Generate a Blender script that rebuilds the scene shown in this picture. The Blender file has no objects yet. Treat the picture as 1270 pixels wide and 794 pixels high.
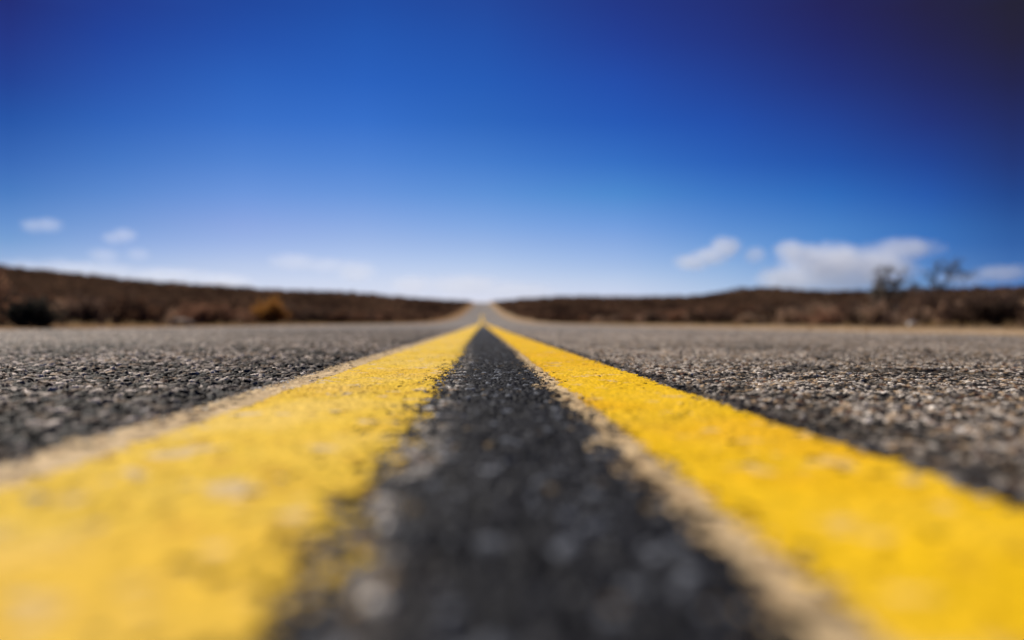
import bpy, bmesh, math, random
import numpy as np
from mathutils import Vector, Matrix, noise as mnoise

random.seed(7)
rng = np.random.default_rng(11)
scene = bpy.context.scene
COL = scene.collection
R = math.radians

CAM_H = 0.07            # the lens sits a hand's width above the road
HALF = 3.8              # half the paved width

# ------------------------------------------------------------------ helpers
def tag(o, label=None, cat=None, group=None, kind=None):
    if label: o['label'] = label
    if cat: o['category'] = cat
    if group: o['group'] = group
    if kind: o['kind'] = kind
    return o

def empty(name, loc=(0, 0, 0)):
    o = bpy.data.objects.new(name, None)
    o.empty_display_size = 0.2
    o.location = loc
    COL.objects.link(o)
    return o

def link(name, me, mat, parent=None, smooth=False):
    o = bpy.data.objects.new(name, me)
    COL.objects.link(o)
    if mat: me.materials.append(mat)
    if parent: o.parent = parent
    if smooth:
        me.polygons.foreach_set('use_smooth', np.ones(len(me.polygons), dtype=bool))
    return o

def np_mesh(name, co, faces, smooth=True, col=None):
    """co (N,3), faces (M,4) -> mesh"""
    me = bpy.data.meshes.new(name)
    n, m, k = len(co), len(faces), faces.shape[1]
    me.vertices.add(n)
    me.vertices.foreach_set('co', np.ascontiguousarray(co, dtype=np.float32).ravel())
    me.loops.add(m * k)
    me.loops.foreach_set('vertex_index', np.ascontiguousarray(faces, dtype=np.int32).ravel())
    me.polygons.add(m)
    me.polygons.foreach_set('loop_start', np.arange(0, m * k, k, dtype=np.int32))
    me.polygons.foreach_set('use_smooth', np.full(m, smooth, dtype=bool))
    me.update(calc_edges=True)
    if col is not None:
        a = me.color_attributes.new('tint', 'FLOAT_COLOR', 'POINT')
        c4 = np.ones((n, 4), dtype=np.float32)
        c4[:, :3] = col
        a.data.foreach_set('color', c4.ravel())
    return me

def grid_faces(rows, cols):
    i = np.arange(rows - 1)[:, None] * cols + np.arange(cols - 1)[None, :]
    return np.stack([i, i + 1, i + cols + 1, i + cols], axis=-1).reshape(-1, 4)

def sstep(a, b, x):
    t = np.clip((x - a) / (b - a), 0, 1)
    return t * t * (3 - 2 * t)

# ------------------------------------------------------------------ hashed noise
TB = 1 << 15
TAB = rng.random((10, TB)).astype(np.float32)

def hidx(ix, iy, seed):
    return ((ix * 73856093) ^ (iy * 19349663) ^ (seed * 83492791)) & (TB - 1)

def vnoise(x, y, cell, seed):
    gx = x / cell; gy = y / cell
    ix = np.floor(gx).astype(np.int64); iy = np.floor(gy).astype(np.int64)
    fx = (gx - ix).astype(np.float32); fy = (gy - iy).astype(np.float32)
    fx = fx * fx * (3 - 2 * fx); fy = fy * fy * (3 - 2 * fy)
    t = TAB[0]
    a = t[hidx(ix, iy, seed)]; b = t[hidx(ix + 1, iy, seed)]
    c = t[hidx(ix, iy + 1, seed)]; d = t[hidx(ix + 1, iy + 1, seed)]
    return (a + (b - a) * fx) * (1 - fy) + (c + (d - c) * fx) * fy

def fbm(x, y, cell, seed, octs=3):
    s = 0; w = 0; a = 1.0
    for k in range(octs):
        s = s + a * vnoise(x, y, cell, seed + k); w += a
        a *= 0.55; cell *= 0.47
    return s / w            # 0..1

def stones(x, y, cell, seed):
    """nearest and second nearest jittered point: crushed stone chips"""
    ix = np.floor(x / cell).astype(np.int64); iy = np.floor(y / cell).astype(np.int64)
    f1 = np.full(x.shape, 9.0, np.float32); f2 = f1.copy()
    h1 = np.zeros(x.shape, np.int64); px = np.zeros(x.shape, np.float32); py = px.copy()
    for di in (-1, 0, 1):
        for dj in (-1, 0, 1):
            hh = hidx(ix + di, iy + dj, seed)
            cx = ((ix + di) + 0.08 + 0.84 * TAB[1][hh]) * cell
            cy = ((iy + dj) + 0.08 + 0.84 * TAB[2][hh]) * cell
            dx = (x - cx).astype(np.float32); dy = (y - cy).astype(np.float32)
            d = np.sqrt(dx * dx + dy * dy) / cell
            new = d < f1
            f2 = np.where(new, f1, np.minimum(f2, d))
            h1 = np.where(new, hh, h1)
            px = np.where(new, dx, px); py = np.where(new, dy, py)
            f1 = np.where(new, d, f1)
    return f2 - f1, h1, px / cell, py / cell

# ------------------------------------------------------------------ lie of the land
PY = np.array([-3000, -40, 38, 55, 70, 86, 110, 138, 180, 230, 300, 380, 440, 480, 500, 520, 560, 640, 900, 1600, 4000.])
PZ = np.array([-1, 0, 0, 0.02, 0.10, 0.26, 0.55, 1.05, 2.1, 3.6, 6.0, 8.9, 11.1, 12.45, 12.85, 12.7, 11.4, 8.0, 0.0, -10, -10.])
_yy = np.linspace(-3000, 4000, 70001)
_pz = np.interp(_yy, PY, PZ)
_k = np.hanning(201); _k /= _k.sum()
_ps = np.convolve(np.pad(_pz, 100, mode='edge'), _k, mode='valid')
_pw = np.clip((_yy - 36) / 30, 0, 1)
_pz = _pz * (1 - _pw) + _ps * _pw
def grade(y): return np.interp(y, _yy, _pz)

def terrain(x, y):
    """height of the desert floor"""
    x = np.asarray(x, dtype=np.float64); y = np.asarray(y, dtype=np.float64)
    ax = np.abs(x)
    g = grade(y) - 0.05
    g = g + np.where(x < 0, 0.055, 0.10) * sstep(3.9, 7.4, ax)
    off = sstep(4.6, 8.5, ax)
    g = g + off * (fbm(x + 500, y + 500, 2.3, 91, 2) - 0.5) * 0.16
    g = g + 0.10 * sstep(8, 14, -x) + 0.05 * sstep(8, 16, x)
    big = (fbm(x + 9000, y + 9000, 90.0, 31, 3) - 0.5)
    far = sstep(60, 260, y)
    g = g + far * sstep(15, 120, ax) * big * 1.6
    # low rises that make the skyline either side of the road
    lx = np.array([-420, -300, -230, -168, -135, -107, -84, -60, -37, -20, -9, 0, 9, 20, 46, 92, 122, 136, 150, 164, 180, 215, 250, 306, 420.])
    lz = np.array([27, 22, 17.5, 11, 8.5, 6.2, 5.6, 5.0, 2.6, 1.2, 0.4, 0, 0.4, 1.6, 3.6, 3.6, 4.6, 5.6, 9.0, 8.6, 6.2, 7.2, 8.6, 10.5, 12.])
    add = np.interp(x, lx, lz)
    yc = np.where(x < 0, 380.0, 450.0)
    g = g + add * np.exp(-((y - yc) / np.where(y < yc, 130.0, 90.0)) ** 2) * sstep(60, 200, y)
    return g

# ------------------------------------------------------------------ materials
def new_mat(name):
    m = bpy.data.materials.new(name)
    m.use_nodes = True
    nt = m.node_tree
    return m, nt, nt.nodes['Principled BSDF'], nt.nodes['Material Output']

def N(nt, typ, **kw):
    n = nt.nodes.new(typ)
    for k, v in kw.items(): setattr(n, k, v)
    return n

def ramp(nt, stops, src=None):
    r = N(nt, 'ShaderNodeValToRGB')
    el = r.color_ramp.elements
    while len(el) < len(stops): el.new(0.5)
    for e, (p, c) in zip(el, stops):
        e.position = p; e.color = (*c, 1) if len(c) == 3 else c
    if src is not None: nt.links.new(src, r.inputs[0])
    return r

def mat_tint(name, rough, spec, detail=0.15, bump=0.25, bump_scale=900.0):
    """colour stored per stone chip on the mesh, with fine grain on top"""
    m, nt, b, out = new_mat(name)
    L = nt.links.new
    at = N(nt, 'ShaderNodeAttribute'); at.attribute_name = 'tint'
    tc = N(nt, 'ShaderNodeTexCoord')
    no = N(nt, 'ShaderNodeTexNoise'); no.inputs['Scale'].default_value = 420; no.inputs['Detail'].default_value = 4
    L(tc.outputs['Object'], no.inputs['Vector'])
    mr = N(nt, 'ShaderNodeMapRange'); mr.inputs['To Min'].default_value = 1 - detail * 2; mr.inputs['To Max'].default_value = 1 + detail * 2
    mr.inputs['From Min'].default_value = 0.25; mr.inputs['From Max'].default_value = 0.75
    L(no.outputs['Fac'], mr.inputs['Value'])
    mx = N(nt, 'ShaderNodeMix', data_type='RGBA', blend_type='MULTIPLY'); mx.inputs['Factor'].default_value = 1
    L(at.outputs['Color'], mx.inputs['A']); L(mr.outputs['Result'], mx.inputs['B'])
    L(mx.outputs['Result'], b.inputs['Base Color'])
    b.inputs['Roughness'].default_value = rough
    b.inputs['Specular IOR Level'].default_value = spec
    n2 = N(nt, 'ShaderNodeTexNoise'); n2.inputs['Scale'].default_value = bump_scale; n2.inputs['Detail'].default_value = 3
    L(tc.outputs['Object'], n2.inputs['Vector'])
    bp = N(nt, 'ShaderNodeBump'); bp.inputs['Strength'].default_value = bump; bp.inputs['Distance'].default_value = 0.0006
    L(n2.outputs['Fac'], bp.inputs['Height']); L(bp.outputs['Normal'], b.inputs['Normal'])
    return m

M_ROAD = mat_tint('asphalt_chippings', 0.8, 0.10, 0.2, 0.4)
M_PAINT = mat_tint('yellow_road_paint', 0.85, 0.04, 0.11, 0.7, 700)
M_OLD = mat_tint('faded_old_paint', 0.85, 0.04, 0.08, 0.35, 700)

def mat_ground():
    m, nt, b, out = new_mat('desert_soil')
    L = nt.links.new
    geo = N(nt, 'ShaderNodeNewGeometry')
    sx = N(nt, 'ShaderNodeSeparateXYZ'); L(geo.outputs['Position'], sx.inputs[0])
    ab = N(nt, 'ShaderNodeMath', operation='ABSOLUTE'); L(sx.outputs['X'], ab.inputs[0])
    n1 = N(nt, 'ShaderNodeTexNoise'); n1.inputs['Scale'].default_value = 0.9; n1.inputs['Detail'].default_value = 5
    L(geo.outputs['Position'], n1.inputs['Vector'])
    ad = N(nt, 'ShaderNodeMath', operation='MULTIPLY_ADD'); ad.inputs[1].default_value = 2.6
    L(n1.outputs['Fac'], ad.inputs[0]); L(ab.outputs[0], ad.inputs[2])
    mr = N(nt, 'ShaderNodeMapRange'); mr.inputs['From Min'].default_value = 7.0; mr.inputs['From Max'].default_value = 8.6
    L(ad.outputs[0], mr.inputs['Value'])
    n2 = N(nt, 'ShaderNodeTexNoise'); n2.inputs['Scale'].default_value = 6; n2.inputs['Detail'].default_value = 8
    L(geo.outputs['Position'], n2.inputs['Vector'])
    sand = ramp(nt, [(0.3, (0.30, 0.20, 0.11)), (0.5, (0.42, 0.29, 0.17)), (0.72, (0.50, 0.38, 0.25))], n2.outputs['Fac'])
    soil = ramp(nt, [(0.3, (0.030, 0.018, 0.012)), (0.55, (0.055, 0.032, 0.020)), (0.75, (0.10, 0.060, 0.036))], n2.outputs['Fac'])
    mx = N(nt, 'ShaderNodeMix', data_type='RGBA')
    side = N(nt, 'ShaderNodeMapRange'); side.inputs['From Min'].default_value = -1; side.inputs['From Max'].default_value = 1
    L(sx.outputs['X'], side.inputs['Value'])
    sc_ = ramp(nt, [(0, (.72, .63, .55)), (1, (1, 1, 1))], side.outputs['Result'])
    sm = N(nt, 'ShaderNodeMix', data_type='RGBA', blend_type='MULTIPLY'); sm.inputs['Factor'].default_value = 1
    L(sand.outputs[0], sm.inputs['A']); L(sc_.outputs[0], sm.inputs['B'])
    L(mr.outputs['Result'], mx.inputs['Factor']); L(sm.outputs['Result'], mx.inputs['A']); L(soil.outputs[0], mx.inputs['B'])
    L(mx.outputs['Result'], b.inputs['Base Color'])
    b.inputs['Roughness'].default_value = 1.0; b.inputs['Specular IOR Level'].default_value = 0.0
    bp = N(nt, 'ShaderNodeBump'); bp.inputs['Strength'].default_value = 0.6; bp.inputs['Distance'].default_value = 0.04
    L(n2.outputs['Fac'], bp.inputs['Height']); L(bp.outputs['Normal'], b.inputs['Normal'])
    return m
M_GROUND = mat_ground()

def mat_leaf(name, dark, mid, light, var=0.5, scale=5.0, spread=0.2):
    m, nt, b, out = new_mat(name)
    L = nt.links.new
    geo = N(nt, 'ShaderNodeNewGeometry')
    oi = N(nt, 'ShaderNodeObjectInfo')
    no = N(nt, 'ShaderNodeTexNoise'); no.inputs['Scale'].default_value = scale; no.inputs['Detail'].default_value = 3
    L(geo.outputs['Position'], no.inputs['Vector'])
    r = ramp(nt, [(0.5 - spread, dark), (0.5, mid), (0.5 + spread * 1.1, light)], no.outputs['Fac'])
    mr = N(nt, 'ShaderNodeMapRange'); mr.inputs['To Min'].default_value = 1 - var; mr.inputs['To Max'].default_value = 1 + var
    L(oi.outputs['Random'], mr.inputs['Value'])
    mx = N(nt, 'ShaderNodeMix', data_type='RGBA', blend_type='MULTIPLY'); mx.inputs['Factor'].default_value = 1
    L(r.outputs[0], mx.inputs['A']); L(mr.outputs['Result'], mx.inputs['B'])
    L(mx.outputs['Result'], b.inputs['Base Color'])
    b.inputs['Roughness'].default_value = 1.0; b.inputs['Specular IOR Level'].default_value = 0.0
    tr = N(nt, 'ShaderNodeBsdfTranslucent'); L(mx.outputs['Result'], tr.inputs['Color'])
    ms = N(nt, 'ShaderNodeMixShader'); ms.inputs[0].default_value = 0.4
    L(b.outputs[0], ms.inputs[1]); L(tr.outputs[0], ms.inputs[2]); L(ms.outputs[0], out.inputs['Surface'])
    return m

M_LEAF = {
    'dark':  mat_leaf('dark_scrub_leaf', (0.058, 0.040, 0.031), (0.11, 0.070, 0.050), (0.20, 0.122, 0.082)),
    'brown': mat_leaf('brown_scrub_leaf', (0.12, 0.064, 0.041), (0.24, 0.125, 0.075), (0.36, 0.20, 0.12)),
    'tan':   mat_leaf('tan_dry_twigs', (0.36, 0.225, 0.14), (0.56, 0.37, 0.24), (0.70, 0.50, 0.34), 0.3),
    'gold':  mat_leaf('golden_dry_brush', (0.30, 0.145, 0.040), (0.50, 0.24, 0.06), (0.62, 0.34, 0.10), 0.1),
    'black': mat_leaf('blackish_green_leaf', (0.022, 0.023, 0.020), (0.036, 0.036, 0.031), (0.058, 0.054, 0.042), 0.1),
    'tree':  mat_leaf('grey_olive_leaf', (0.12, 0.105, 0.085), (0.19, 0.165, 0.132), (0.28, 0.24, 0.19), 0.2),
}
M_BARK = mat_leaf('dry_bark', (0.035, 0.026, 0.02), (0.075, 0.055, 0.042), (0.13, 0.10, 0.08), 0.1, 40)

def mat_rock(name, a, b_, c):
    m, nt, b, out = new_mat(name)
    L = nt.links.new
    tc = N(nt, 'ShaderNodeTexCoord')
    no = N(nt, 'ShaderNodeTexNoise'); no.inputs['Scale'].default_value = 14; no.inputs['Detail'].default_value = 7
    L(tc.outputs['Object'], no.inputs['Vector'])
    r = ramp(nt, [(0.3, a), (0.5, b_), (0.7, c)], no.outputs['Fac'])
    L(r.outputs[0], b.inputs['Base Color'])
    b.inputs['Roughness'].default_value = 0.9
    bp = N(nt, 'ShaderNodeBump'); bp.inputs['Strength'].default_value = 0.5; bp.inputs['Distance'].default_value = 0.02
    L(no.outputs['Fac'], bp.inputs['Height']); L(bp.outputs['Normal'], b.inputs['Normal'])
    return m

# ------------------------------------------------------------------ the road surface
def build_rows():
    zs = list(np.arange(-1.5, 0.10, 0.02))
    z = 0.10
    while z < 1.5: zs.append(z); z += 0.0021
    while z < 6: zs.append(z); z += 0.0021 * (z / 1.5) ** 1.35
    st = 0.0021 * 4 ** 1.35
    while z < 40: zs.append(z); z += st; st *= 1.03
    st = 1.0
    while z < 760: zs.append(z); z += st; st = min(st * 1.05, 7.0)
    zs.append(760.0)
    return np.array(zs)
ROWS = build_rows()

# positions across the road, in metres from the lens (measured at lens height)
L_OLD, L_OUT, L_IN = -3.40 * CAM_H, -2.80 * CAM_H, -0.60 * CAM_H
R_OLD, R_IN, R_OUT = 0.95 * CAM_H, 1.24 * CAM_H, 3.00 * CAM_H

def surface(x, y):
    """relief of the chip seal, chip colour; all world-space"""
    amp = 1 - 0.93 * sstep(6.0, 14.0, y)
    cell = np.where(x < L_OLD, 0.0100, 0.0058)
    wx = (vnoise(x + 60, y + 60, 0.006, 13) - 0.5) * 0.0042
    wy = (vnoise(x + 60, y + 60, 0.006, 14) - 0.5) * 0.0042
    e1, h1, px, py = stones(x + wx, y + wy, cell, 1)
    size = TAB[3][h1]                        # how proud the chip stands
    lane = np.where(x > R_OUT, 0.85, np.where(x < L_OLD, 1.5, 0.75))
    rise = np.where(x < L_OLD, 0.4 * sstep(0.0, 0.55, size) + 0.6 * size ** 1.5, 0.8 * sstep(0.0, 0.45, size) + 0.2 * size)   # traffic has worn most chips level
    top = (0.0003 + 0.0034 * rise) * sstep(0.02, 0.22, e1)
    tilt = (px * (TAB[4][h1] - 0.5) + py * (TAB[5][h1] - 0.5)) * 0.0024 * sstep(0.0, 0.25, e1)
    e2, h2, qx, qy = stones(x + 3.3, y + 1.7, 0.0036, 2)
    small = (0.0003 + 0.0008 * TAB[3][h2]) * sstep(0.0, 0.3, e2)
    roll = (fbm(x + 40, y + 40, 0.16, 5, 2) - 0.5) * 0.0050 + (vnoise(x + 40, y + 40, 0.045, 9) - 0.5) * 0.0022
    h = (top + tilt) * lane + small + roll
    pit = np.clip(sstep(0.57, 0.70, fbm(x + 90, y + 90, 0.12, 83, 3)) + 0.7 * sstep(0.60, 0.72, fbm(x + 190, y + 90, 0.030, 88, 2)), 0, 1.2) * np.where((x > R_OUT) | (x < L_OLD), 1.0, 0.3)
    h = h - pit * 0.0036
    h = (h - 0.0030) * amp
    # chip colours: dark binder between pale, tan, grey and rusty chips
    t = TAB[6][h1]; v = TAB[7][h1]
    grey = np.stack([0.18 + 0.26 * v, 0.166 + 0.24 * v, 0.150 + 0.218 * v], -1)
    tan = np.stack([0.23 + 0.16 * v, 0.165 + 0.13 * v, 0.105 + 0.09 * v], -1)
    rust = np.stack([0.13 + 0.10 * v, 0.065 + 0.05 * v, 0.042 + 0.03 * v], -1)
    dark = np.stack([0.022 + 0.05 * v, 0.020 + 0.046 * v, 0.020 + 0.044 * v], -1)
    pale = np.stack([0.48 + 0.26 * v, 0.46 + 0.25 * v, 0.43 + 0.24 * v], -1)  # pale stones, made commoner to paint glints into the chip colour
    T = t[..., None]
    T = np.where((x > R_OUT)[..., None], T * 0.93, T)
    chip = np.where(T < 0.36, grey, np.where(T < 0.51, tan, np.where(T < 0.56, rust, np.where(T < 0.88, dark, pale))))
    v2 = TAB[7][h2][..., None]
    fine = np.array([0.026, 0.025, 0.026]) * (0.5 + 1.6 * v2)
    k = (sstep(0.03, 0.20, e1) * (0.25 + 0.75 * sstep(0.15, 0.5, size)))[..., None]
    c = fine * (1 - k) + chip * k
    # patches of worn and of binder-rich surface
    p = fbm(x + 70, y + 70, 0.55, 21, 3)[..., None]
    c = c * (0.62 + 0.80 * p)
    c = np.where((x < L_OLD)[..., None], c * np.array([0.62, 0.535, 0.475]), c)
    c = np.where((x > R_OUT)[..., None], c * np.array([1.14, 1.05, 0.95]), c)
    lum = c.mean(-1, keepdims=True)
    c = np.where((x < L_OLD)[..., None], c * np.clip(lum / 0.15, 0.30, 1.9) ** 0.8, c * np.clip(lum / 0.19, 0.45, 1.5) ** 0.6)
    # fresh dark sealer between and just beside the two lines
    edge = (fbm(x + 5, y + 5, 0.02, 41, 2) - 0.5) * 0.02
    mid = sstep(-0.09, -0.03, x + edge) * (1 - sstep(0.085, 0.15, x + edge))
    side = np.exp(-((x - R_OUT - 0.012 + edge) / 0.014) ** 2) * 0.8 + np.exp(-((x - L_OLD + 0.03 + edge) / 0.04) ** 2) * 0.35
    scuffed = np.exp(-((x + 0.034) / 0.014) ** 2) * sstep(0.40, 0.60, fbm(x + 25, y + 25, 0.03, 45, 2)) * (1 - sstep(1.0, 3.0, y))
    c = c * (1 + 0.5 * scuffed[..., None] * np.array([1.0, 0.85, 0.62]))
    sealed = (np.clip(mid + side, 0, 1) * (1 - 0.75 * scuffed))[..., None] * (1 - 0.35 * sstep(6, 30, y))[..., None]
    tar = np.array([0.0072, 0.0080, 0.0125]) * (0.5 + 1.0 * v[..., None]) + np.where(T > 0.94, 0.15, 0.0) * np.array([0.9, 0.97, 1.1]) + np.where(TAB[6][h2][..., None] > 0.97, 0.10, 0.0) + np.where((T > 0.40) & (T < 0.425), np.where(v[..., None] > 0.6, 1.0, 0.0) * np.array([0.13, 0.08, 0.018]), 0.0)  # sealer tone, pale specks painted in as glints, yellow paint flecks
    c = c * (1 - sealed) + tar * sealed
    # far off the eye sees only worn chip tops
    c = c * (1 - 0.60 * np.minimum(pit, 1)[..., None])
    fm = sstep(4, 18, y)[..., None] * (1 - sealed)
    mean = np.array([0.25, 0.215, 0.175]) * (0.85 + 0.3 * fbm(x, y * 0.3, 0.6, 61, 2)[..., None])
    c = c * (1 - fm * 0.75) + mean * fm * 0.75
    return h.astype(np.float32), c.astype(np.float32), size, h1, e1

def chunked(x, y, n=60):
    hs, cs, ss, hh, ee = [], [], [], [], []
    for a in range(0, x.shape[0], n):
        r = surface(x[a:a + n], y[a:a + n])
        for l, q in zip((hs, cs, ss, hh, ee), r): l.append(q)
    return [np.concatenate(l) for l in (hs, cs, ss, hh, ee)]

NF = 1560
u = np.linspace(-1, 1, NF)
u = np.sign(u) * (0.72 * np.abs(u) + 0.28 * np.abs(u) ** 2)
W = np.minimum(3.6, 0.95 + 0.76 * np.maximum(ROWS, 0))
fan = u[None, :] * W[:, None]
NS = 70
s = np.linspace(0, 1, NS + 1)[:-1]
edge_w = HALF + (fbm(ROWS, ROWS * 0 + 3.0, 0.5, 77, 3) - 0.5) * 0.16
edge_e = HALF + (fbm(ROWS, ROWS * 0 + 9.0, 0.5, 78, 3) - 0.5) * 0.16
left = -edge_w[:, None] + (edge_w - W)[:, None] * s[None, :]
right = W[:, None] + (edge_e - W)[:, None] * (s[None, :] + 1.0 / NS)
X = np.concatenate([left, fan, right], 1)
Y = np.repeat(ROWS[:, None], X.shape[1], 1)
H, Cc, *_ = chunked(X, Y)
# the outer verge of the mat is sampled coarsely there: keep it smooth
wv = np.clip((np.abs(X) - W[:, None]) / 0.10, 0, 1) * (W < 3.55)[:, None]
H = H * (1 - 0.92 * wv); Cc = Cc * (1 - 0.85 * wv[..., None]) + np.array([0.17, 0.155, 0.14]) * 0.85 * wv[..., None]
Zr = grade(Y) + H
Zr[:, 0] -= 0.06; Zr[:, -1] -= 0.06          # the mat turns down at its broken edge
co = np.stack([X, Y, Zr], -1).reshape(-1, 3)
me = np_mesh('road', co, grid_faces(*X.shape), True, Cc.reshape(-1, 3))
road = link('road', me, M_ROAD)
tag(road, 'worn grey chip-seal desert road running straight to the crest', 'road', kind='structure')
del co, Cc, X, Y, Zr, H

# ------------------------------------------------------------------ painted lines
YROWS = ROWS[(ROWS > 0.0) & (ROWS < 170)]
YROWS = np.concatenate([np.arange(-1.4, 0.0, 0.02), YROWS])

def paint_strip(name, x0, x1, rag0, rag1, mat, kind, parent=None, lift=0.0):
    """paint sheet that drapes over the chips; ragged borders are cut face by face"""
    pad = 0.030
    n = int((x1 - x0 + 2 * pad) / 0.00125)
    xs = np.linspace(x0 - pad, x1 + pad, n)
    Xp = np.repeat(xs[None, :], len(YROWS), 0); Yp = np.repeat(YROWS[:, None], n, 1)
    H, C, size, h1, e1 = chunked(Xp, Yp, 200)
    film = 0.0009 + lift + 0.0035 * sstep(5, 14, Yp)
    fill = sstep(0.0, 0.0014, 0.0004 - H)                       # paint pools in the hollows
    hp = H * (0.62 - 0.34 * fill) + film
    # border distance with wear
    wob = (fbm(Xp + 11, Yp + 11, 0.05, 51, 3) - 0.5)
    fine = (fbm(Xp + 17, Yp + 17, 0.0055, 55, 2) - 0.5)
    chipw = (TAB[8][h1] - 0.5)
    fade = 1 - 0.8 * sstep(4, 12, Yp)
    taper = (R_IN - R_OLD) * 0.5 * sstep(0.8, 2.2, Yp) if (kind == 'old' and x0 > 0) else 0.0
    d0 = (Xp - x0 - taper) + (wob * 1.1 + fine * 1.7 + chipw * 0.35) * rag0 * fade
    d1 = (x1 - Xp) + (wob * 1.1 + fine * 1.7 - chipw * 0.35) * rag1 * fade
    keep = np.minimum(d0, d1)
    # chips that lost their paint
    ee, hs_, _a, _b = stones(Xp + 3.3, Yp + 1.7, 0.0047, 2)
    lost = (TAB[9][h1] > 0.9965) & (e1 > 0.03)
    near0 = np.exp(-np.maximum(Xp - x0, 0) / (0.6 * rag0 + 1e-4)); near1 = np.exp(-np.maximum(x1 - Xp, 0) / (0.6 * rag1 + 1e-4))
    lost |= (TAB[9][hs_] < 0.6 * np.maximum(near0 * (rag0 > 0.006), near1 * (rag1 > 0.006))) & (ee > 0.02)
    ok = (keep > 0) & ~(lost & (Yp < 9))
    # colour
    v = TAB[7][h1]; t = TAB[6][h1]
    p = fbm(Xp + 2, Yp * 0.6 + 2, 0.06, 63, 3)
    q = fbm(Xp + 8, Yp + 8, 0.012, 67, 2)
    if kind == 'old':
        inner = sstep(0.0, 0.016, (Xp - x0) if x0 > 0 else np.abs(Xp - x0))[..., None]
        c = np.array([0.66, 0.48, 0.26]) * (0.70 + 0.55 * q[..., None]) * (0.86 + 0.28 * v[..., None])
        c = np.where((t > 0.92)[..., None], c * np.array([0.5, 0.42, 0.36]), c)
        blot = sstep(0.42, 0.64, fbm(Xp + 61, Yp + 61, 0.022, 97, 3))[..., None]
        c = c * (1 - 0.38 * blot * (1 - 0.6 * inner) * np.array([0.85, 0.95, 1.0]))
    else:
        base = np.array([0.85, 0.555, 0.050]) if kind == 'left' else np.array([0.86, 0.52, 0.008])
        pale = np.array([0.88, 0.62, 0.20]) if kind == 'left' else np.array([0.86, 0.53, 0.05])
        ochre = np.array([0.66, 0.36, 0.035])
        a = sstep(0.40, 0.72, p)[..., None] * (0.36 if kind == 'left' else 0.3)
        o = sstep(0.52, 0.30, p * 0.6 + q * 0.4)[..., None] if False else sstep(0.56, 0.80, 1 - (p * 0.5 + q * 0.5))[..., None] * 0.6
        c = base * (1 - a) + pale * a
        c = c * (1 - o) + ochre * o
        c = c * (0.91 + 0.16 * v[..., None]) * (0.90 + 0.18 * TAB[7][hs_][..., None])
        warm = sstep(0.45, 0.68, fbm(Xp + 51, Yp + 51, 0.16, 95, 3))[..., None] * (0.3 if kind == 'left' else 0.5)
        c = c * (1 - warm * np.array([0.05, 0.20, 0.35]))
        worn = sstep(0.66, 0.78, fbm(Xp + 31, Yp + 31, 0.024, 87, 3))[..., None] * (0.75 if kind == 'left' else 0.4)
        c = c * (1 - worn) + np.array([0.66, 0.52, 0.36]) * worn
        dirt = (TAB[9][h1] > 0.982)[..., None]
        c = np.where(dirt, c * np.array([0.42, 0.32, 0.28]), c)
    far = sstep(3, 14, Yp)[..., None]
    c = c * (1 - 0.8 * far) + c.reshape(-1, 3).mean(0) * 0.8 * far
    Zp = grade(Yp) + hp
    co = np.stack([Xp, Yp, Zp], -1).reshape(-1, 3)
    f = grid_faces(*Xp.shape)
    okf = ok.reshape(-1)[f].all(1)
    f = f[okf]
    used = np.zeros(len(co), bool); used[f.ravel()] = True
    remap = np.cumsum(used) - 1
    me = np_mesh(name, co[used], remap[f], True, c.reshape(-1, 3)[used])
    return link(name, me, mat, parent)

pl = paint_strip('yellow_line', L_OUT, L_IN, 0.006, 0.021, M_PAINT, 'left', lift=0.0004)
tag(pl, 'broader paler yellow centre line with a frayed edge, left of the dark gap', 'road marking', 'yellow centre lines on the road')
po = paint_strip('old_paint_edge', L_OLD, L_OUT + 0.012, 0.015, 0.002, M_OLD, 'old', pl)
tag(po, 'cream strip of faded older paint along the outer edge')
pr = paint_strip('yellow_line', R_IN, R_OUT, 0.007, 0.008, M_PAINT, 'right', lift=0.0004)
tag(pr, 'deeper golden yellow centre line with a crisp outer edge, right of the dark gap', 'road marking', 'yellow centre lines on the road')
po = paint_strip('old_paint_edge', R_OLD, R_IN + 0.010, 0.019, 0.002, M_OLD, 'old', pr)
tag(po, 'cream strip of faded older paint along the inner edge')

# ------------------------------------------------------------------ the desert floor
def axis(near, n_near, far, growth):
    a = list(np.linspace(0, near, n_near)); st = a[-1] - a[-2]
    while a[-1] < far: st = min(st * growth, 160); a.append(a[-1] + st)
    return np.array(a)
ax = axis(16, 90, 3200, 1.07)
gx = np.concatenate([-ax[:0:-1], ax])
gy = np.concatenate([-axis(6, 12, 2500, 1.25)[:0:-1], axis(40, 200, 620, 1.02), np.array([700, 800, 950, 1200, 1600, 2200, 3000, 4000.])])
GX, GY = np.meshgrid(gx, gy)
GZ = terrain(GX, GY)
under = np.abs(GX) < 3.7
GZ = np.where(under, np.minimum(GZ, grade(GY) - 0.12), GZ)
me = np_mesh('ground', np.stack([GX, GY, GZ], -1).reshape(-1, 3), grid_faces(*GX.shape), True)
ground = link('ground', me, M_GROUND)
tag(ground, 'sandy desert floor with a pale shoulder beside the road', 'ground', kind='structure')

# ------------------------------------------------------------------ shrubs
def tube(vs, fs, pts, r0, r1, sides=4):
    base = len(vs); n = len(pts)
    for i, p in enumerate(pts):
        d = (pts[min(i + 1, n - 1)] - pts[max(i - 1, 0)]).normalized()
        a = d.orthogonal().normalized(); b = d.cross(a)
        r = r0 + (r1 - r0) * i / (n - 1)
        for k in range(sides):
            an = 2 * math.pi * k / sides
            vs.append(p + (a * math.cos(an) + b * math.sin(an)) * r)
    for i in range(n - 1):
        for k in range(sides):
            k2 = (k + 1) % sides
            fs.append((base + i * sides + k, base + i * sides + k2, base + (i + 1) * sides + k2, base + (i + 1) * sides + k))

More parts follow.
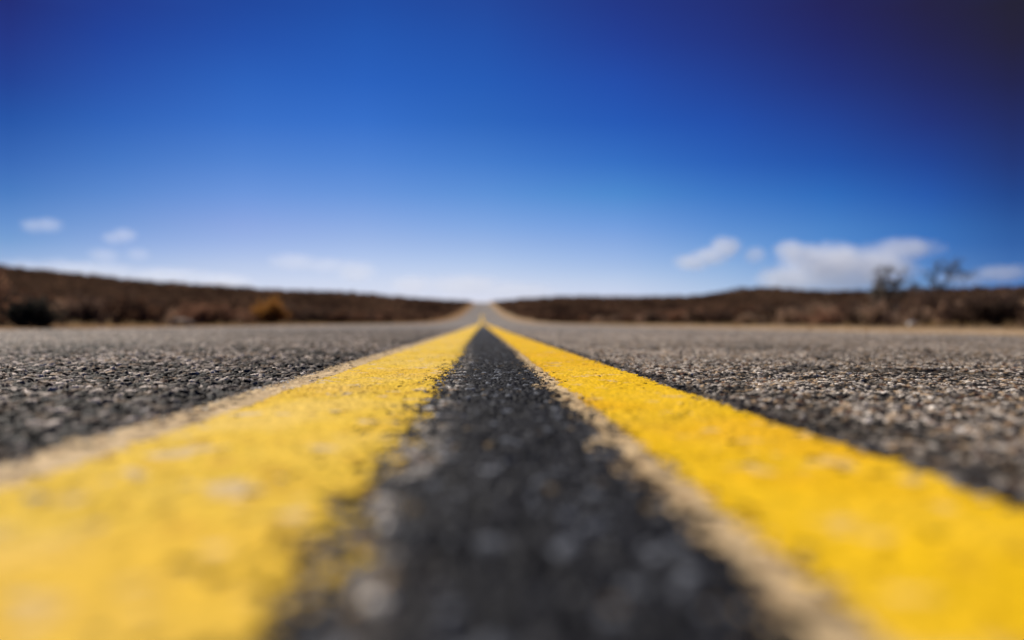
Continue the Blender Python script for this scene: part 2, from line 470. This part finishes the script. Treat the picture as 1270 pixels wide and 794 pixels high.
def py_mesh(name, vs, fs):
    me = bpy.data.meshes.new(name)
    me.from_pydata([tuple(v) for v in vs], [], fs)
    me.update()
    return me

def leaf(vs, fs, p, rnd, ln, wd):
    d = Vector((rnd.gauss(0, 1), rnd.gauss(0, 1), rnd.gauss(0.3, 1))).normalized()
    a = d.orthogonal().normalized()
    a.rotate(Matrix.Rotation(rnd.random() * 6.28, 3, d))
    b = len(vs)
    vs += [p - d * ln, p + a * wd, p + d * ln, p - a * wd]
    fs.append((b, b + 1, b + 2, b + 3))

def branch(pts_from, d, length, rnd, droop=0.0, seg=5):
    pts = [pts_from.copy()]
    p = pts_from.copy(); d = d.normalized()
    for i in range(seg):
        d = (d + Vector((rnd.gauss(0, .16), rnd.gauss(0, .16), rnd.gauss(0.02, .12) - droop))).normalized()
        p = p + d * (length / seg)
        pts.append(p.copy())
    return pts

def shrub_meshes(seed, w, h, n_stem, n_leaf, leafsize, upright=0.5):
    rnd = random.Random(seed)
    sv, sf, lv, lf = [], [], [], []
    for i in range(n_stem):
        an = rnd.random() * 6.283
        lean = rnd.random() ** 0.7
        d = Vector((math.cos(an) * lean * w, math.sin(an) * lean * w, h * (upright + 0.5 * (1 - lean * .6))))
        ln = d.length * rnd.uniform(0.75, 1.12)
        b0 = Vector((rnd.gauss(0, .07) * w, rnd.gauss(0, .07) * w, -0.04))
        pts = branch(b0, d, ln, rnd)
        tube(sv, sf, pts, 0.012 * h + .003, 0.003, 3)
        tips = [pts]
        for k in range(4):
            j = rnd.randint(1, len(pts) - 2)
            d2 = (pts[-1] - pts[0]).normalized() + Vector((rnd.gauss(0, .5), rnd.gauss(0, .5), rnd.gauss(.1, .4)))
            q = branch(pts[j], d2, ln * rnd.uniform(.25, .55), rnd, seg=4)
            tube(sv, sf, q, 0.006 * h + .001, 0.002, 3)
            tips.append(q)
        for k in range(n_leaf // n_stem):
            q = rnd.choice(tips)
            f = rnd.uniform(0.25, 1) * (len(q) - 1.001)
            p = q[int(f)].lerp(q[int(f) + 1], f - int(f))
            p = p + Vector((rnd.gauss(0, .035), rnd.gauss(0, .035), rnd.gauss(0, .03)))
            if p.z < 0.0: p.z = abs(p.z)
            s_ = leafsize * rnd.uniform(.6, 1.5)
            leaf(lv, lf, p, rnd, s_, s_ * rnd.uniform(.28, .5))
    return py_mesh('stems', sv, sf), py_mesh('foliage', lv, lf)

KINDS = {
    'dark':  [shrub_meshes(100 + i, .62, .80, 26, 2600, .036, .45) for i in range(4)],
    'brown': [shrub_meshes(200 + i, .60, .72, 24, 2200, .034, .45) for i in range(4)],
    'tan':   [shrub_meshes(300 + i, .45, .55, 34, 1500, .028, .60) for i in range(3)],
}
for kd, lst in KINDS.items():
    for a, b in lst:
        a.materials.append(M_BARK); b.materials.append(M_LEAF[kd])
PROTO = {}

def copy_thing(src):
    c = src.copy(); COL.objects.link(c)
    for ch in src.children:
        d = ch.copy(); COL.objects.link(d); d.parent = c
    return c

def shrub(kd, i, x, y, sc, scz, label, group, name):
    key = (kd, i % len(KINDS[kd]))
    if key in PROTO:
        o = copy_thing(PROTO[key]); o.name = name
    else:
        o = empty(name)
        a, b = KINDS[kd][key[1]]
        for nm, mesh in (('stems', a), ('foliage', b)):
            p = bpy.data.objects.new(nm, mesh); COL.objects.link(p); p.parent = o
        PROTO[key] = o
    o.location = (x, y, float(terrain(x, y)) - 0.02)
    o.rotation_euler = (0, 0, random.random() * 6.283)
    o.scale = (sc, sc, scz)
    tag(o, label, 'bush', group)
    return o

LAB = {
    ('dark', -1): ('dark brown leafy bush in the scrub on the left roadside', 'dark bushes left of the road'),
    ('dark', 1): ('dark brown leafy bush in the scrub on the right roadside', 'dark bushes right of the road'),
    ('brown', -1): ('russet brown bush in the scrub on the left roadside', 'russet bushes left of the road'),
    ('brown', 1): ('russet brown bush in the scrub on the right roadside', 'russet bushes right of the road'),
    ('tan', -1): ('pale tan dry twiggy bush on the left roadside', 'tan dry bushes left of the road'),
    ('tan', 1): ('pale tan dry twiggy bush on the right roadside', 'tan dry bushes right of the road'),
}
placed = []
def free(x, y, r):
    return all((x - a) ** 2 + (y - b) ** 2 > (r + c) ** 2 * .30 for a, b, c in placed)

def seen(x, y):
    return y > 4.0 and -0.70 * y - 1.2 < x < 0.72 * y + 1.2

# hand-placed bushes that stand out in the photograph
specials = [
    ('gold', -8.0, 27.5), ('black', -6.0, 10.9), ('rock', -7.0, 18.6), ('stone', 7.3, 13.6),
]
placed += [(-7.3, 27.5, 1.3), (-6.9, 25.5, 1.3), (-6.4, 23.0, 1.2), (-6.0, 10.9, .5), (7.3, 13.6, .5), (12.2, 23.5, .8), (13.4, 23.3, .8), (-7.0, 18.6, .5)]
count = 0
for side, target in ((-1, 140), (1, 140)):
    k = 0; tries = 0
    while k < target and tries < 20000:
        tries += 1
        front = random.random() < 0.45
        y = 6.5 + 64 * random.random() ** 1.35
        base = 7.3 if side < 0 else 7.6
        x = side * (base + (random.random() * 1.8 if front else random.random() ** 1.2 * 26))
        if not seen(x, y): continue
        sc = random.uniform(.75, 1.25)
        if not free(x, y, .62 * sc): continue
        r = random.random()
        tanp = 0.14 if side < 0 else 0.36
        kd = 'tan' if r < tanp else ('brown' if r < (0.72 if side < 0 else 0.55) else 'dark')
        if side < 0: scz = random.uniform(.80, 1.08) if kd != 'tan' else random.uniform(.7, 1.0)
        else: scz = random.uniform(.62, .88) if kd != 'tan' else random.uniform(.6, .95)
        lab, grp = LAB[(kd, side)]
        shrub(kd, random.randint(0, 9), x, y, sc, scz, lab, grp, {'dark': 'desert_bush', 'brown': 'desert_bush', 'tan': 'dry_bush'}[kd])
        placed.append((x, y, .62 * sc))
        k += 1

# golden brush
g = empty('golden_bush', (-7.3, 27.5, float(terrain(-7.3, 27.5)) - .02))
a, b = shrub_meshes(901, .72, .82, 54, 5200, .040, .5)
a.materials.append(M_LEAF['gold']); b.materials.append(M_LEAF['gold'])
link('stems', a, None, g); link('foliage', b, None, g)
tag(g, 'bright golden orange dry bush in the dark scrub left of the road', 'bush')
# blackish evergreen
g = empty('desert_bush', (-6.0, 10.9, float(terrain(-6.0, 10.9)) - .02))
a, b = shrub_meshes(902, .34, .42, 30, 3400, .030, .45)
a.materials.append(M_BARK); b.materials.append(M_LEAF['black'])
link('stems', a, None, g); link('foliage', b, None, g)
tag(g, 'low blackish green bush nearest the road at the far left edge', 'bush')

# small desert trees above the scrub on the right
def desert_tree(x, y, seed, limbs, label, leafn, leafsize):
    rnd = random.Random(seed)
    root = empty('desert_tree', (x, y, float(terrain(x, y)) - .03))
    tv, tf, lv, lf = [], [], [], []
    ends = []
    for (pts, r) in limbs:
        P = [Vector(p) for p in pts]
        fine_ = []
        for i in range(len(P) - 1):
            for t in range(4):
                q = P[i].lerp(P[i + 1], t / 4) + Vector((rnd.gauss(0, .012), rnd.gauss(0, .012), 0))
                fine_.append(q)
        fine_.append(P[-1])
        tube(tv, tf, fine_, r, r * .35, 6)
        m = len(fine_)
        for k in range(9):
            j = rnd.randint(m // 2, m - 1)
            d = Vector((rnd.gauss(0, .8), rnd.gauss(0, .8), rnd.gauss(.25, .5)))
            q = branch(fine_[j], d, rnd.uniform(.22, .55), rnd, seg=4)
            tube(tv, tf, q, r * .3, .003, 3)
            ends.append(q)
    for k in range(leafn):
        q = rnd.choice(ends)
        f = rnd.uniform(.2, 1) * (len(q) - 1.001)
        p = q[int(f)].lerp(q[int(f) + 1], f - int(f)) + Vector((rnd.gauss(0, .05), rnd.gauss(0, .05), rnd.gauss(0, .05)))
        s_ = leafsize * rnd.uniform(.6, 1.5)
        leaf(lv, lf, p, rnd, s_, s_ * .4)
    link('trunk', py_mesh('trunk', tv, tf), M_BARK, root)
    link('crown', py_mesh('crown', lv, lf), M_LEAF['tree'], root)
    tag(root, label, 'tree', 'small trees standing above the right-hand scrub')
desert_tree(12.2, 23.5, 41, [
    ([(0, 0, 0), (-.02, 0, .6), (-.05, .05, 1.1), (-.04, 0, 1.75)], .04),
    ([(-.02, 0, .4), (-.26, .1, .8), (-.58, .05, 1.15)], .025),
    ([(-.02, 0, .5), (-.18, -.1, .9), (-.30, -.05, 1.35)], .025),
    ([(0, 0, .4), (.26, -.1, .8), (.62, 0, 1.1)], .025),
    ([(0, 0, .6), (.14, .1, 1.0), (.32, .1, 1.35)], .025)],
    'taller bushy small tree against the big cloud', 2300, .034)
desert_tree(13.55, 23.3, 43, [
    ([(0, 0, 0), (.0, .1, .6), (-.10, .1, 1.1), (.02, .1, 1.50), (.25, .05, 1.70)], .03),
    ([(0, 0, .5), (-.20, 0, .85), (-.50, 0, 1.15)], .022),
    ([(0, 0, .5), (.20, 0, 1.0), (.42, -.05, 1.55), (.70, -.1, 1.48), (.82, -.1, 1.22)], .026)],
    'sparse small tree with an arching branch right of the bushy one', 1500, .030)

# rocks
def rock(name, x, y, sx, sy, sz, seed, mat, label):
    bm = bmesh.new()
    bmesh.ops.create_icosphere(bm, subdivisions=3, radius=1)
    off = Vector((seed * 3.1, seed * 1.7, seed))
    for v in bm.verts:
        n = mnoise.noise(v.co * 1.1 + off) * .35 + mnoise.noise(v.co * 2.9 + off) * .16
        v.co = v.co * (1 + n)
        v.co = Vector((v.co.x * sx, v.co.y * sy, max(v.co.z, -.45) * sz))
    me = bpy.data.meshes.new(name); bm.to_mesh(me); bm.free()
    o = link(name, me, mat)
    o.location = (x, y, float(terrain(x, y)) + sz * .35)
    tag(o, label, 'rock')
rock('rock', 7.4, 13.4, .11, .10, .055, 3, mat_rock('pale_stone', (.42, .40, .38), (.55, .53, .50), (.66, .64, .60)),
     'pale whitish flat stone lying on the sandy shoulder to the right')
rock('rock', -6.6, 17.8, .28, .22, .13, 8, mat_rock('brown_stone', (.13, .08, .05), (.22, .135, .08), (.30, .19, .12)),
     'brown boulder at the foot of the scrub to the left')

# distant scrub that reads as one mass
def far_scrub():
    r = np.random.default_rng(5)
    xs, ys = [], []
    n = 9000
    y = 60 + 450 * r.random(n * 4) ** 1.2
    x = (r.random(n * 4) * 2 - 1) * (0.74 * y + 6)
    clear = 6.0
    m = np.abs(x) > clear
    x, y = x[m][:n], y[m][:n]
    z = terrain(x, y)
    vs = []; fs = []
    sz = r.uniform(.35, .75, len(x)) * (1 + y / 700)
    K = 26
    c = r.normal(0, 1, (len(x), K, 3)) * np.array([.55, .55, .32])
    c[..., 2] = np.abs(c[..., 2] + .45)
    c = c * sz[:, None, None] + np.stack([x, y, z], -1)[:, None, :]
    d = r.normal(0, 1, (len(x), K, 3)); d /= np.linalg.norm(d, axis=-1, keepdims=True)
    e = np.cross(d, r.normal(0, 1, (len(x), K, 3))); e /= np.linalg.norm(e, axis=-1, keepdims=True)
    s_ = (r.uniform(.16, .34, (len(x), K, 1)) * sz[:, None, None])
    q = np.stack([c - d * s_, c + e * s_ * .7, c + d * s_, c - e * s_ * .7], 2).reshape(-1, 3)
    f = np.arange(len(q)).reshape(-1, 4)
    me = np_mesh('distant_scrub', q, f, False)
    m2 = mat_leaf('distant_scrub_leaf', (0.030, 0.018, 0.014), (0.075, 0.041, 0.027), (0.24, 0.135, 0.080), 0, .06, .11)
    o = link('distant_scrub', me, m2)
    tag(o, 'far brown desert scrub covering the slopes on both sides of the road', 'scrub', kind='stuff')
far_scrub()

# dry grass tufts on the sandy margin
def margin_grass():
    rnd = random.Random(3)
    vs, fs = [], []
    for i in range(900):
        side = rnd.choice((-1, 1)); y = 5 + 70 * rnd.random() ** 1.3
        x = side * (4.6 + 3.4 * rnd.random() ** .5 + .3 * math.sin(y))
        z = float(terrain(x, y))
        h = rnd.uniform(.04, .15)
        for k in range(14):
            a = rnd.random() * 6.28; l = rnd.uniform(.2, 1)
            d = Vector((math.cos(a) * l, math.sin(a) * l, 1.2)).normalized() * h * rnd.uniform(.6, 1.2)
            p = Vector((x + rnd.gauss(0, .04), y + rnd.gauss(0, .04), z - .005))
            w = Vector((-math.sin(a), math.cos(a), 0)) * .004
            b = len(vs)
            vs += [p - w, p + w, p + d]
            fs.append((b, b + 1, b + 2))
    o = link('dry_grass', py_mesh('dry_grass', vs, fs), mat_leaf('straw', (.28, .18, .08), (.40, .27, .13), (.50, .36, .20), 0, 3))
    tag(o, 'short straw coloured dry grass along the sandy road margins', 'grass', kind='stuff')
margin_grass()

# ------------------------------------------------------------------ clouds
F = 988.0
YAW = math.atan2(37, F)
DIST = 4000.0
def sky_point(px, py, dist):
    """direction measured on the photograph turned into a place in the sky"""
    a = math.atan2(px - 635, F) + YAW
    el = (401 - py + 0.004 * (px - 598)) / F
    return Vector((math.sin(a) * dist, math.cos(a) * dist, CAM_H + el * dist * math.cos(math.atan2(px - 635, F))))

def cloud(lobes, density, label, group=None, dist=DIST, thr=0.5):
    """lobes: (px, py, rx, ry) ; each a soft ellipsoid of droplets, billowed by noise"""
    cx = sum(l[0] for l in lobes) / len(lobes); cy = sum(l[1] for l in lobes) / len(lobes)
    c = sky_point(cx, cy, dist)
    s_ = dist / F * math.cos(math.atan2(cx - 635, F))
    ang = -math.atan2(c.x, c.y)
    m = bpy.data.materials.new('cloud_vapour'); m.use_nodes = True
    nt = m.node_tree; nt.nodes.clear(); L = nt.links.new
    out = N(nt, 'ShaderNodeOutputMaterial'); pv = N(nt, 'ShaderNodeVolumePrincipled')
    pv.inputs['Color'].default_value = (.962, .975, 1.0, 1); pv.inputs['Anisotropy'].default_value = 0.3
    L(pv.outputs[0], out.inputs['Volume'])
    tc = N(nt, 'ShaderNodeTexCoord')
    prev = None
    bm = bmesh.new()
    for (px, py, rx, ry) in lobes:
        lx, lz = (px - cx) * s_, (cy - py) * s_
        ax_, az_ = rx * s_, ry * s_
        ay_ = min(ax_, az_ * 1.6)
        vm = N(nt, 'ShaderNodeVectorMath', operation='SUBTRACT'); vm.inputs[1].default_value = (lx, 0, lz)
        L(tc.outputs['Object'], vm.inputs[0])
        vd = N(nt, 'ShaderNodeVectorMath', operation='DIVIDE'); vd.inputs[1].default_value = (ax_, ay_, az_)
        L(vm.outputs[0], vd.inputs[0])
        vl = N(nt, 'ShaderNodeVectorMath', operation='LENGTH'); L(vd.outputs[0], vl.inputs[0])
        mr = N(nt, 'ShaderNodeMapRange'); mr.inputs['From Min'].default_value = 1.0; mr.inputs['From Max'].default_value = 0.15
        L(vl.outputs['Value'], mr.inputs['Value'])
        if prev is None: prev = mr.outputs['Result']
        else:
            mm = N(nt, 'ShaderNodeMath', operation='MAXIMUM'); L(prev, mm.inputs[0]); L(mr.outputs['Result'], mm.inputs[1]); prev = mm.outputs[0]
        q = bmesh.ops.create_icosphere(bm, subdivisions=2, radius=1.0)
        for v in q['verts']: v.co = Vector((v.co.x * ax_ + lx, v.co.y * ay_, v.co.z * az_ + lz))
    pts = [v.co.copy() for v in bm.verts]; bm.free()
    bm = bmesh.new()
    for p in pts: bm.verts.new(p)
    bmesh.ops.convex_hull(bm, input=bm.verts)
    bmesh.ops.delete(bm, geom=[v for v in bm.verts if not v.link_faces], context='VERTS')
    bmesh.ops.recalc_face_normals(bm, faces=bm.faces)
    me = bpy.data.meshes.new('cloud'); bm.to_mesh(me); bm.free()
    no = N(nt, 'ShaderNodeTexNoise'); no.inputs['Scale'].default_value = 1 / 70.0; no.inputs['Detail'].default_value = 5; no.inputs['Roughness'].default_value = .62
    L(tc.outputs['Object'], no.inputs['Vector'])
    ad = N(nt, 'ShaderNodeMath', operation='MULTIPLY_ADD'); ad.inputs[1].default_value = 1.0
    L(no.outputs['Fac'], ad.inputs[0]); L(prev, ad.inputs[2])
    m2 = N(nt, 'ShaderNodeMapRange'); m2.inputs['From Min'].default_value = thr + .12; m2.inputs['From Max'].default_value = thr + .62
    m2.inputs['To Min'].default_value = 0; m2.inputs['To Max'].default_value = density
    L(ad.outputs[0], m2.inputs['Value'])
    # nothing outside the lobes
    gt = N(nt, 'ShaderNodeMath', operation='GREATER_THAN'); gt.inputs[1].default_value = 0.001; L(prev, gt.inputs[0])
    mu = N(nt, 'ShaderNodeMath', operation='MULTIPLY'); L(m2.outputs['Result'], mu.inputs[0]); L(gt.outputs[0], mu.inputs[1])
    L(mu.outputs[0], pv.inputs['Density'])
    o = link('cloud', me, m)
    o.location = c; o.rotation_euler = (0, 0, ang)
    tag(o, label, 'cloud', group)
    return o

CLOUDS = [
    ([(980, 345, 50, 22), (1035, 328, 66, 34), (1080, 332, 62, 30), (1110, 312, 56, 18), (1000, 342, 60, 24), (1006, 322, 46, 26), (1050, 348, 90, 18)], .0062,
     'largest cloud, wide and lavender white, above the right-hand scrub'),
    ([(858, 325, 28, 14), (880, 318, 30, 15), (898, 307, 24, 18)], .0072, 'slanting white cloud rising to the right, left of the big cloud'),
    ([(978, 309, 24, 15)], .007, 'small round puff just above the left shoulder of the big cloud'),
    ([(936, 316, 18, 13)], .005, 'faintest tiny puff between the slanting cloud and the big cloud'),
    ([(1198, 345, 44, 12), (1238, 340, 46, 14)], .005, 'low flat thin cloud at the far right, beyond the arching tree'),
    ([(43, 280, 20, 11), (57, 279, 22, 12)], .0033, 'highest small oval cloud at the far left'),
    ([(142, 295, 19, 10), (152, 292, 20, 12)], .0033, 'small oval cloud, middle of the left-hand puffs'),
    ([(130, 317, 24, 12), (168, 315, 18, 10)], .0023, 'thin double puff low on the left, under the oval one'),
    ([(368, 326, 44, 14), (404, 329, 40, 12), (440, 336, 34, 17)], .0030, 'faint stretched cloud left of the road above the scrub'),
    ([(100, 340, 130, 18), (200, 345, 90, 18), (272, 350, 50, 20)], .0028, 'long low cloud bank lying on the left-hand skyline'),
    ([(512, 354, 36, 16), (575, 354, 60, 18), (640, 360, 70, 14)], .0028, 'faint white cloud on the horizon behind the road crest'),
]
for lb, dens, lab in CLOUDS:
    cloud(lb, dens, lab)

# ------------------------------------------------------------------ light
SUN_EL, SUN_AZ = 34.0, -38.0        # ahead and to the left of the lens
sd = Vector((math.sin(R(SUN_AZ)) * math.cos(R(SUN_EL)), math.cos(R(SUN_AZ)) * math.cos(R(SUN_EL)), math.sin(R(SUN_EL))))
sl = bpy.data.lights.new('sun', 'SUN'); sl.energy = 4.8; sl.angle = R(0.53); sl.color = (1.0, .93, .83)
so = bpy.data.objects.new('sun', sl); COL.objects.link(so)
so.rotation_euler = (-sd).to_track_quat('-Z', 'Y').to_euler()

w = bpy.data.worlds.new('World'); scene.world = w; w.use_nodes = True
nt = w.node_tree; nt.nodes.clear(); L = nt.links.new
out = N(nt, 'ShaderNodeOutputWorld'); bg = N(nt, 'ShaderNodeBackground')
sky = N(nt, 'ShaderNodeTexSky', sky_type='NISHITA')
sky.sun_disc = False; sky.sun_elevation = R(SUN_EL); sky.sun_rotation = R(SUN_AZ)
sky.altitude = 800; sky.air_density = 1.0; sky.dust_density = 0.6; sky.ozone_density = 2.0
bg.inputs['Strength'].default_value = 0.12
# deep desert blue, lens vignetting painted in: tint by elevation and bearing
geo = N(nt, 'ShaderNodeTexCoord'); sep = N(nt, 'ShaderNodeSeparateXYZ'); L(geo.outputs['Generated'], sep.inputs[0])
SKY_TABLE = [
    (-30.17, [(1.52, (0.288, 0.324, 0.528)), (2.5, (0.287, 0.316, 0.476)), (3.48, (0.222, 0.271, 0.445)), (4.94, (0.14, 0.219, 0.391)), (5.91, (0.115, 0.196, 0.374)), (7.84, (0.067, 0.152, 0.332)), (9.76, (0.045, 0.117, 0.303)), (12.12, (0.025, 0.083, 0.26)), (14.44, (0.022, 0.055, 0.212)), (16.8, (0.023, 0.04, 0.176)), (18.93, (0.022, 0.03, 0.14))]),
    (-24.47, [(1.61, (0.336, 0.37, 0.575)), (2.64, (0.346, 0.362, 0.518)), (3.68, (0.289, 0.322, 0.49)), (5.22, (0.212, 0.265, 0.447)), (6.25, (0.173, 0.241, 0.422)), (8.29, (0.111, 0.202, 0.4)), (10.31, (0.071, 0.165, 0.374)), (12.8, (0.041, 0.124, 0.345)), (15.24, (0.032, 0.093, 0.306)), (17.72, (0.025, 0.068, 0.266)), (19.94, (0.025, 0.055, 0.228))]),
    (-16.59, [(1.7, (0.398, 0.416, 0.633)), (2.8, (0.408, 0.412, 0.585)), (3.89, (0.381, 0.386, 0.543)), (5.53, (0.303, 0.332, 0.513)), (6.62, (0.269, 0.306, 0.498)), (8.77, (0.181, 0.271, 0.487)), (10.91, (0.116, 0.228, 0.463)), (13.53, (0.065, 0.179, 0.444)), (16.09, (0.046, 0.148, 0.411)), (18.69, (0.035, 0.11, 0.358)), (21.03, (0.03, 0.089, 0.311))]),
    (-8.46, [(1.77, (0.458, 0.465, 0.689)), (2.9, (0.475, 0.464, 0.634)), (4.04, (0.445, 0.441, 0.6)), (5.74, (0.363, 0.387, 0.558)), (6.86, (0.31, 0.358, 0.548)), (9.1, (0.198, 0.303, 0.529)), (11.31, (0.129, 0.258, 0.516)), (14.02, (0.073, 0.205, 0.498)), (16.67, (0.051, 0.17, 0.466)), (19.35, (0.043, 0.149, 0.43)), (21.75, (0.038, 0.124, 0.384))]),
    (0.12, [(1.8, (0.524, 0.519, 0.754)), (2.95, (0.53, 0.505, 0.678)), (4.11, (0.472, 0.474, 0.641)), (5.83, (0.37, 0.41, 0.596)), (6.98, (0.302, 0.379, 0.586)), (9.25, (0.185, 0.319, 0.555)), (11.49, (0.114, 0.257, 0.524)), (14.25, (0.064, 0.193, 0.477)), (16.93, (0.051, 0.17, 0.466)), (19.65, (0.049, 0.147, 0.429)), (22.08, (0.051, 0.125, 0.381))]),
    (9.93, [(1.78, (0.554, 0.551, 0.827)), (2.93, (0.516, 0.521, 0.734)), (4.07, (0.432, 0.463, 0.678)), (5.78, (0.335, 0.403, 0.635)), (6.92, (0.264, 0.37, 0.623)), (9.17, (0.141, 0.316, 0.564)), (11.4, (0.082, 0.228, 0.525)), (14.13, (0.053, 0.164, 0.48)), (16.8, (0.052, 0.136, 0.444)), (19.49, (0.055, 0.101, 0.361)), (21.91, (0.059, 0.084, 0.304))]),
    (17.16, [(1.74, (0.468, 0.529, 0.841)), (2.85, (0.411, 0.472, 0.737)), (3.97, (0.353, 0.432, 0.678)), (5.64, (0.233, 0.354, 0.619)), (6.75, (0.178, 0.315, 0.593)), (8.94, (0.1, 0.251, 0.543)), (11.12, (0.061, 0.18, 0.489)), (13.79, (0.05, 0.138, 0.442)), (16.4, (0.054, 0.105, 0.361)), (19.04, (0.06, 0.078, 0.283)), (21.41, (0.065, 0.068, 0.243))]),
    (23.94, [(1.67, (0.357, 0.463, 0.806)), (2.74, (0.307, 0.395, 0.696)), (3.82, (0.228, 0.34, 0.645)), (5.42, (0.144, 0.292, 0.596)), (6.49, (0.124, 0.275, 0.568)), (8.6, (0.068, 0.212, 0.515)), (10.7, (0.048, 0.145, 0.435)), (13.27, (0.051, 0.105, 0.356)), (15.8, (0.057, 0.072, 0.262)), (18.35, (0.064, 0.054, 0.193)), (20.65, (0.073, 0.047, 0.152))]),
    (29.68, [(1.59, (0.238, 0.371, 0.755)), (2.62, (0.191, 0.316, 0.65)), (3.65, (0.142, 0.263, 0.58)), (5.18, (0.087, 0.217, 0.532)), (6.2, (0.077, 0.207, 0.503)), (8.22, (0.051, 0.149, 0.443)), (10.23, (0.045, 0.104, 0.35)), (12.7, (0.053, 0.069, 0.25)), (15.12, (0.06, 0.053, 0.173)), (17.58, (0.07, 0.045, 0.118)), (19.79, (0.08, 0.044, 0.091))]),
    (34.25, [(1.52, (0.14, 0.263, 0.675)), (2.5, (0.115, 0.22, 0.572)), (3.48, (0.087, 0.192, 0.495)), (4.95, (0.06, 0.15, 0.41)), (5.92, (0.055, 0.14, 0.378)), (7.86, (0.041, 0.097, 0.296)), (9.78, (0.046, 0.071, 0.227)), (12.14, (0.053, 0.054, 0.166)), (14.47, (0.061, 0.043, 0.107)), (16.84, (0.075, 0.042, 0.069)), (18.97, (0.081, 0.045, 0.058))]),
]
asn = N(nt, 'ShaderNodeMath', operation='ARCSINE'); L(sep.outputs['Z'], asn.inputs[0])
me_ = N(nt, 'ShaderNodeMapRange'); me_.inputs['From Min'].default_value = 0; me_.inputs['From Max'].default_value = R(60); L(asn.outputs[0], me_.inputs['Value'])
at2 = N(nt, 'ShaderNodeMath', operation='ARCTAN2'); L(sep.outputs['X'], at2.inputs[0]); L(sep.outputs['Y'], at2.inputs[1])
tint = None
for k, (az, rows) in enumerate(SKY_TABLE):
    stops = rows + [(32.0, (.06, .14, .40)), (48.0, (.12, .22, .42))]
    rp = ramp(nt, [(e / 60, c) for e, c in stops], me_.outputs['Result'])
    if tint is None:
        tint = rp.outputs[0]
    else:
        fz = N(nt, 'ShaderNodeMapRange'); fz.inputs['From Min'].default_value = R(SKY_TABLE[k - 1][0]); fz.inputs['From Max'].default_value = R(az)
        L(at2.outputs[0], fz.inputs['Value'])
        mi = N(nt, 'ShaderNodeMix', data_type='RGBA'); L(fz.outputs['Result'], mi.inputs['Factor'])
        L(tint, mi.inputs['A']); L(rp.outputs[0], mi.inputs['B']); tint = mi.outputs['Result']
m1 = N(nt, 'ShaderNodeMix', data_type='RGBA', blend_type='MULTIPLY'); m1.inputs['Factor'].default_value = 1
L(sky.outputs[0], m1.inputs['A']); L(tint, m1.inputs['B'])
L(m1.outputs['Result'], bg.inputs['Color'])
L(bg.outputs[0], out.inputs['Surface'])

# ------------------------------------------------------------------ camera
cd = bpy.data.cameras.new('camera'); cam = bpy.data.objects.new('camera', cd); COL.objects.link(cam)
cd.sensor_width = 36; cd.lens = 36 * F / 1270
cd.clip_start = 0.01; cd.clip_end = 30000
pitch = math.atan2(4, F); rollr = 0.004
fw = Vector((math.sin(YAW) * math.cos(pitch), math.cos(YAW) * math.cos(pitch), math.sin(pitch)))
rt = fw.cross(Vector((0, 0, 1))).normalized(); up = rt.cross(fw)
rt2 = rt * math.cos(rollr) + up * math.sin(rollr); up2 = up * math.cos(rollr) - rt * math.sin(rollr)
mw = Matrix((rt2, up2, -fw)).transposed().to_4x4()
mw.translation = Vector((0, 0, CAM_H))
cam.matrix_world = mw
cd.dof.use_dof = True
cd.dof.focus_distance = 1.05
cd.dof.aperture_fstop = cd.lens / 12.0
cd.dof.aperture_blades = 0
scene.camera = cam

scene.view_settings.view_transform = 'Standard'
scene.view_settings.look = 'None'
scene.view_settings.exposure = 0.32
scene.view_settings.gamma = 1
scene.render.engine = 'CYCLES'
scene.cycles.use_denoising = True
scene.cycles.max_bounces = 10
scene.cycles.volume_bounces = 8
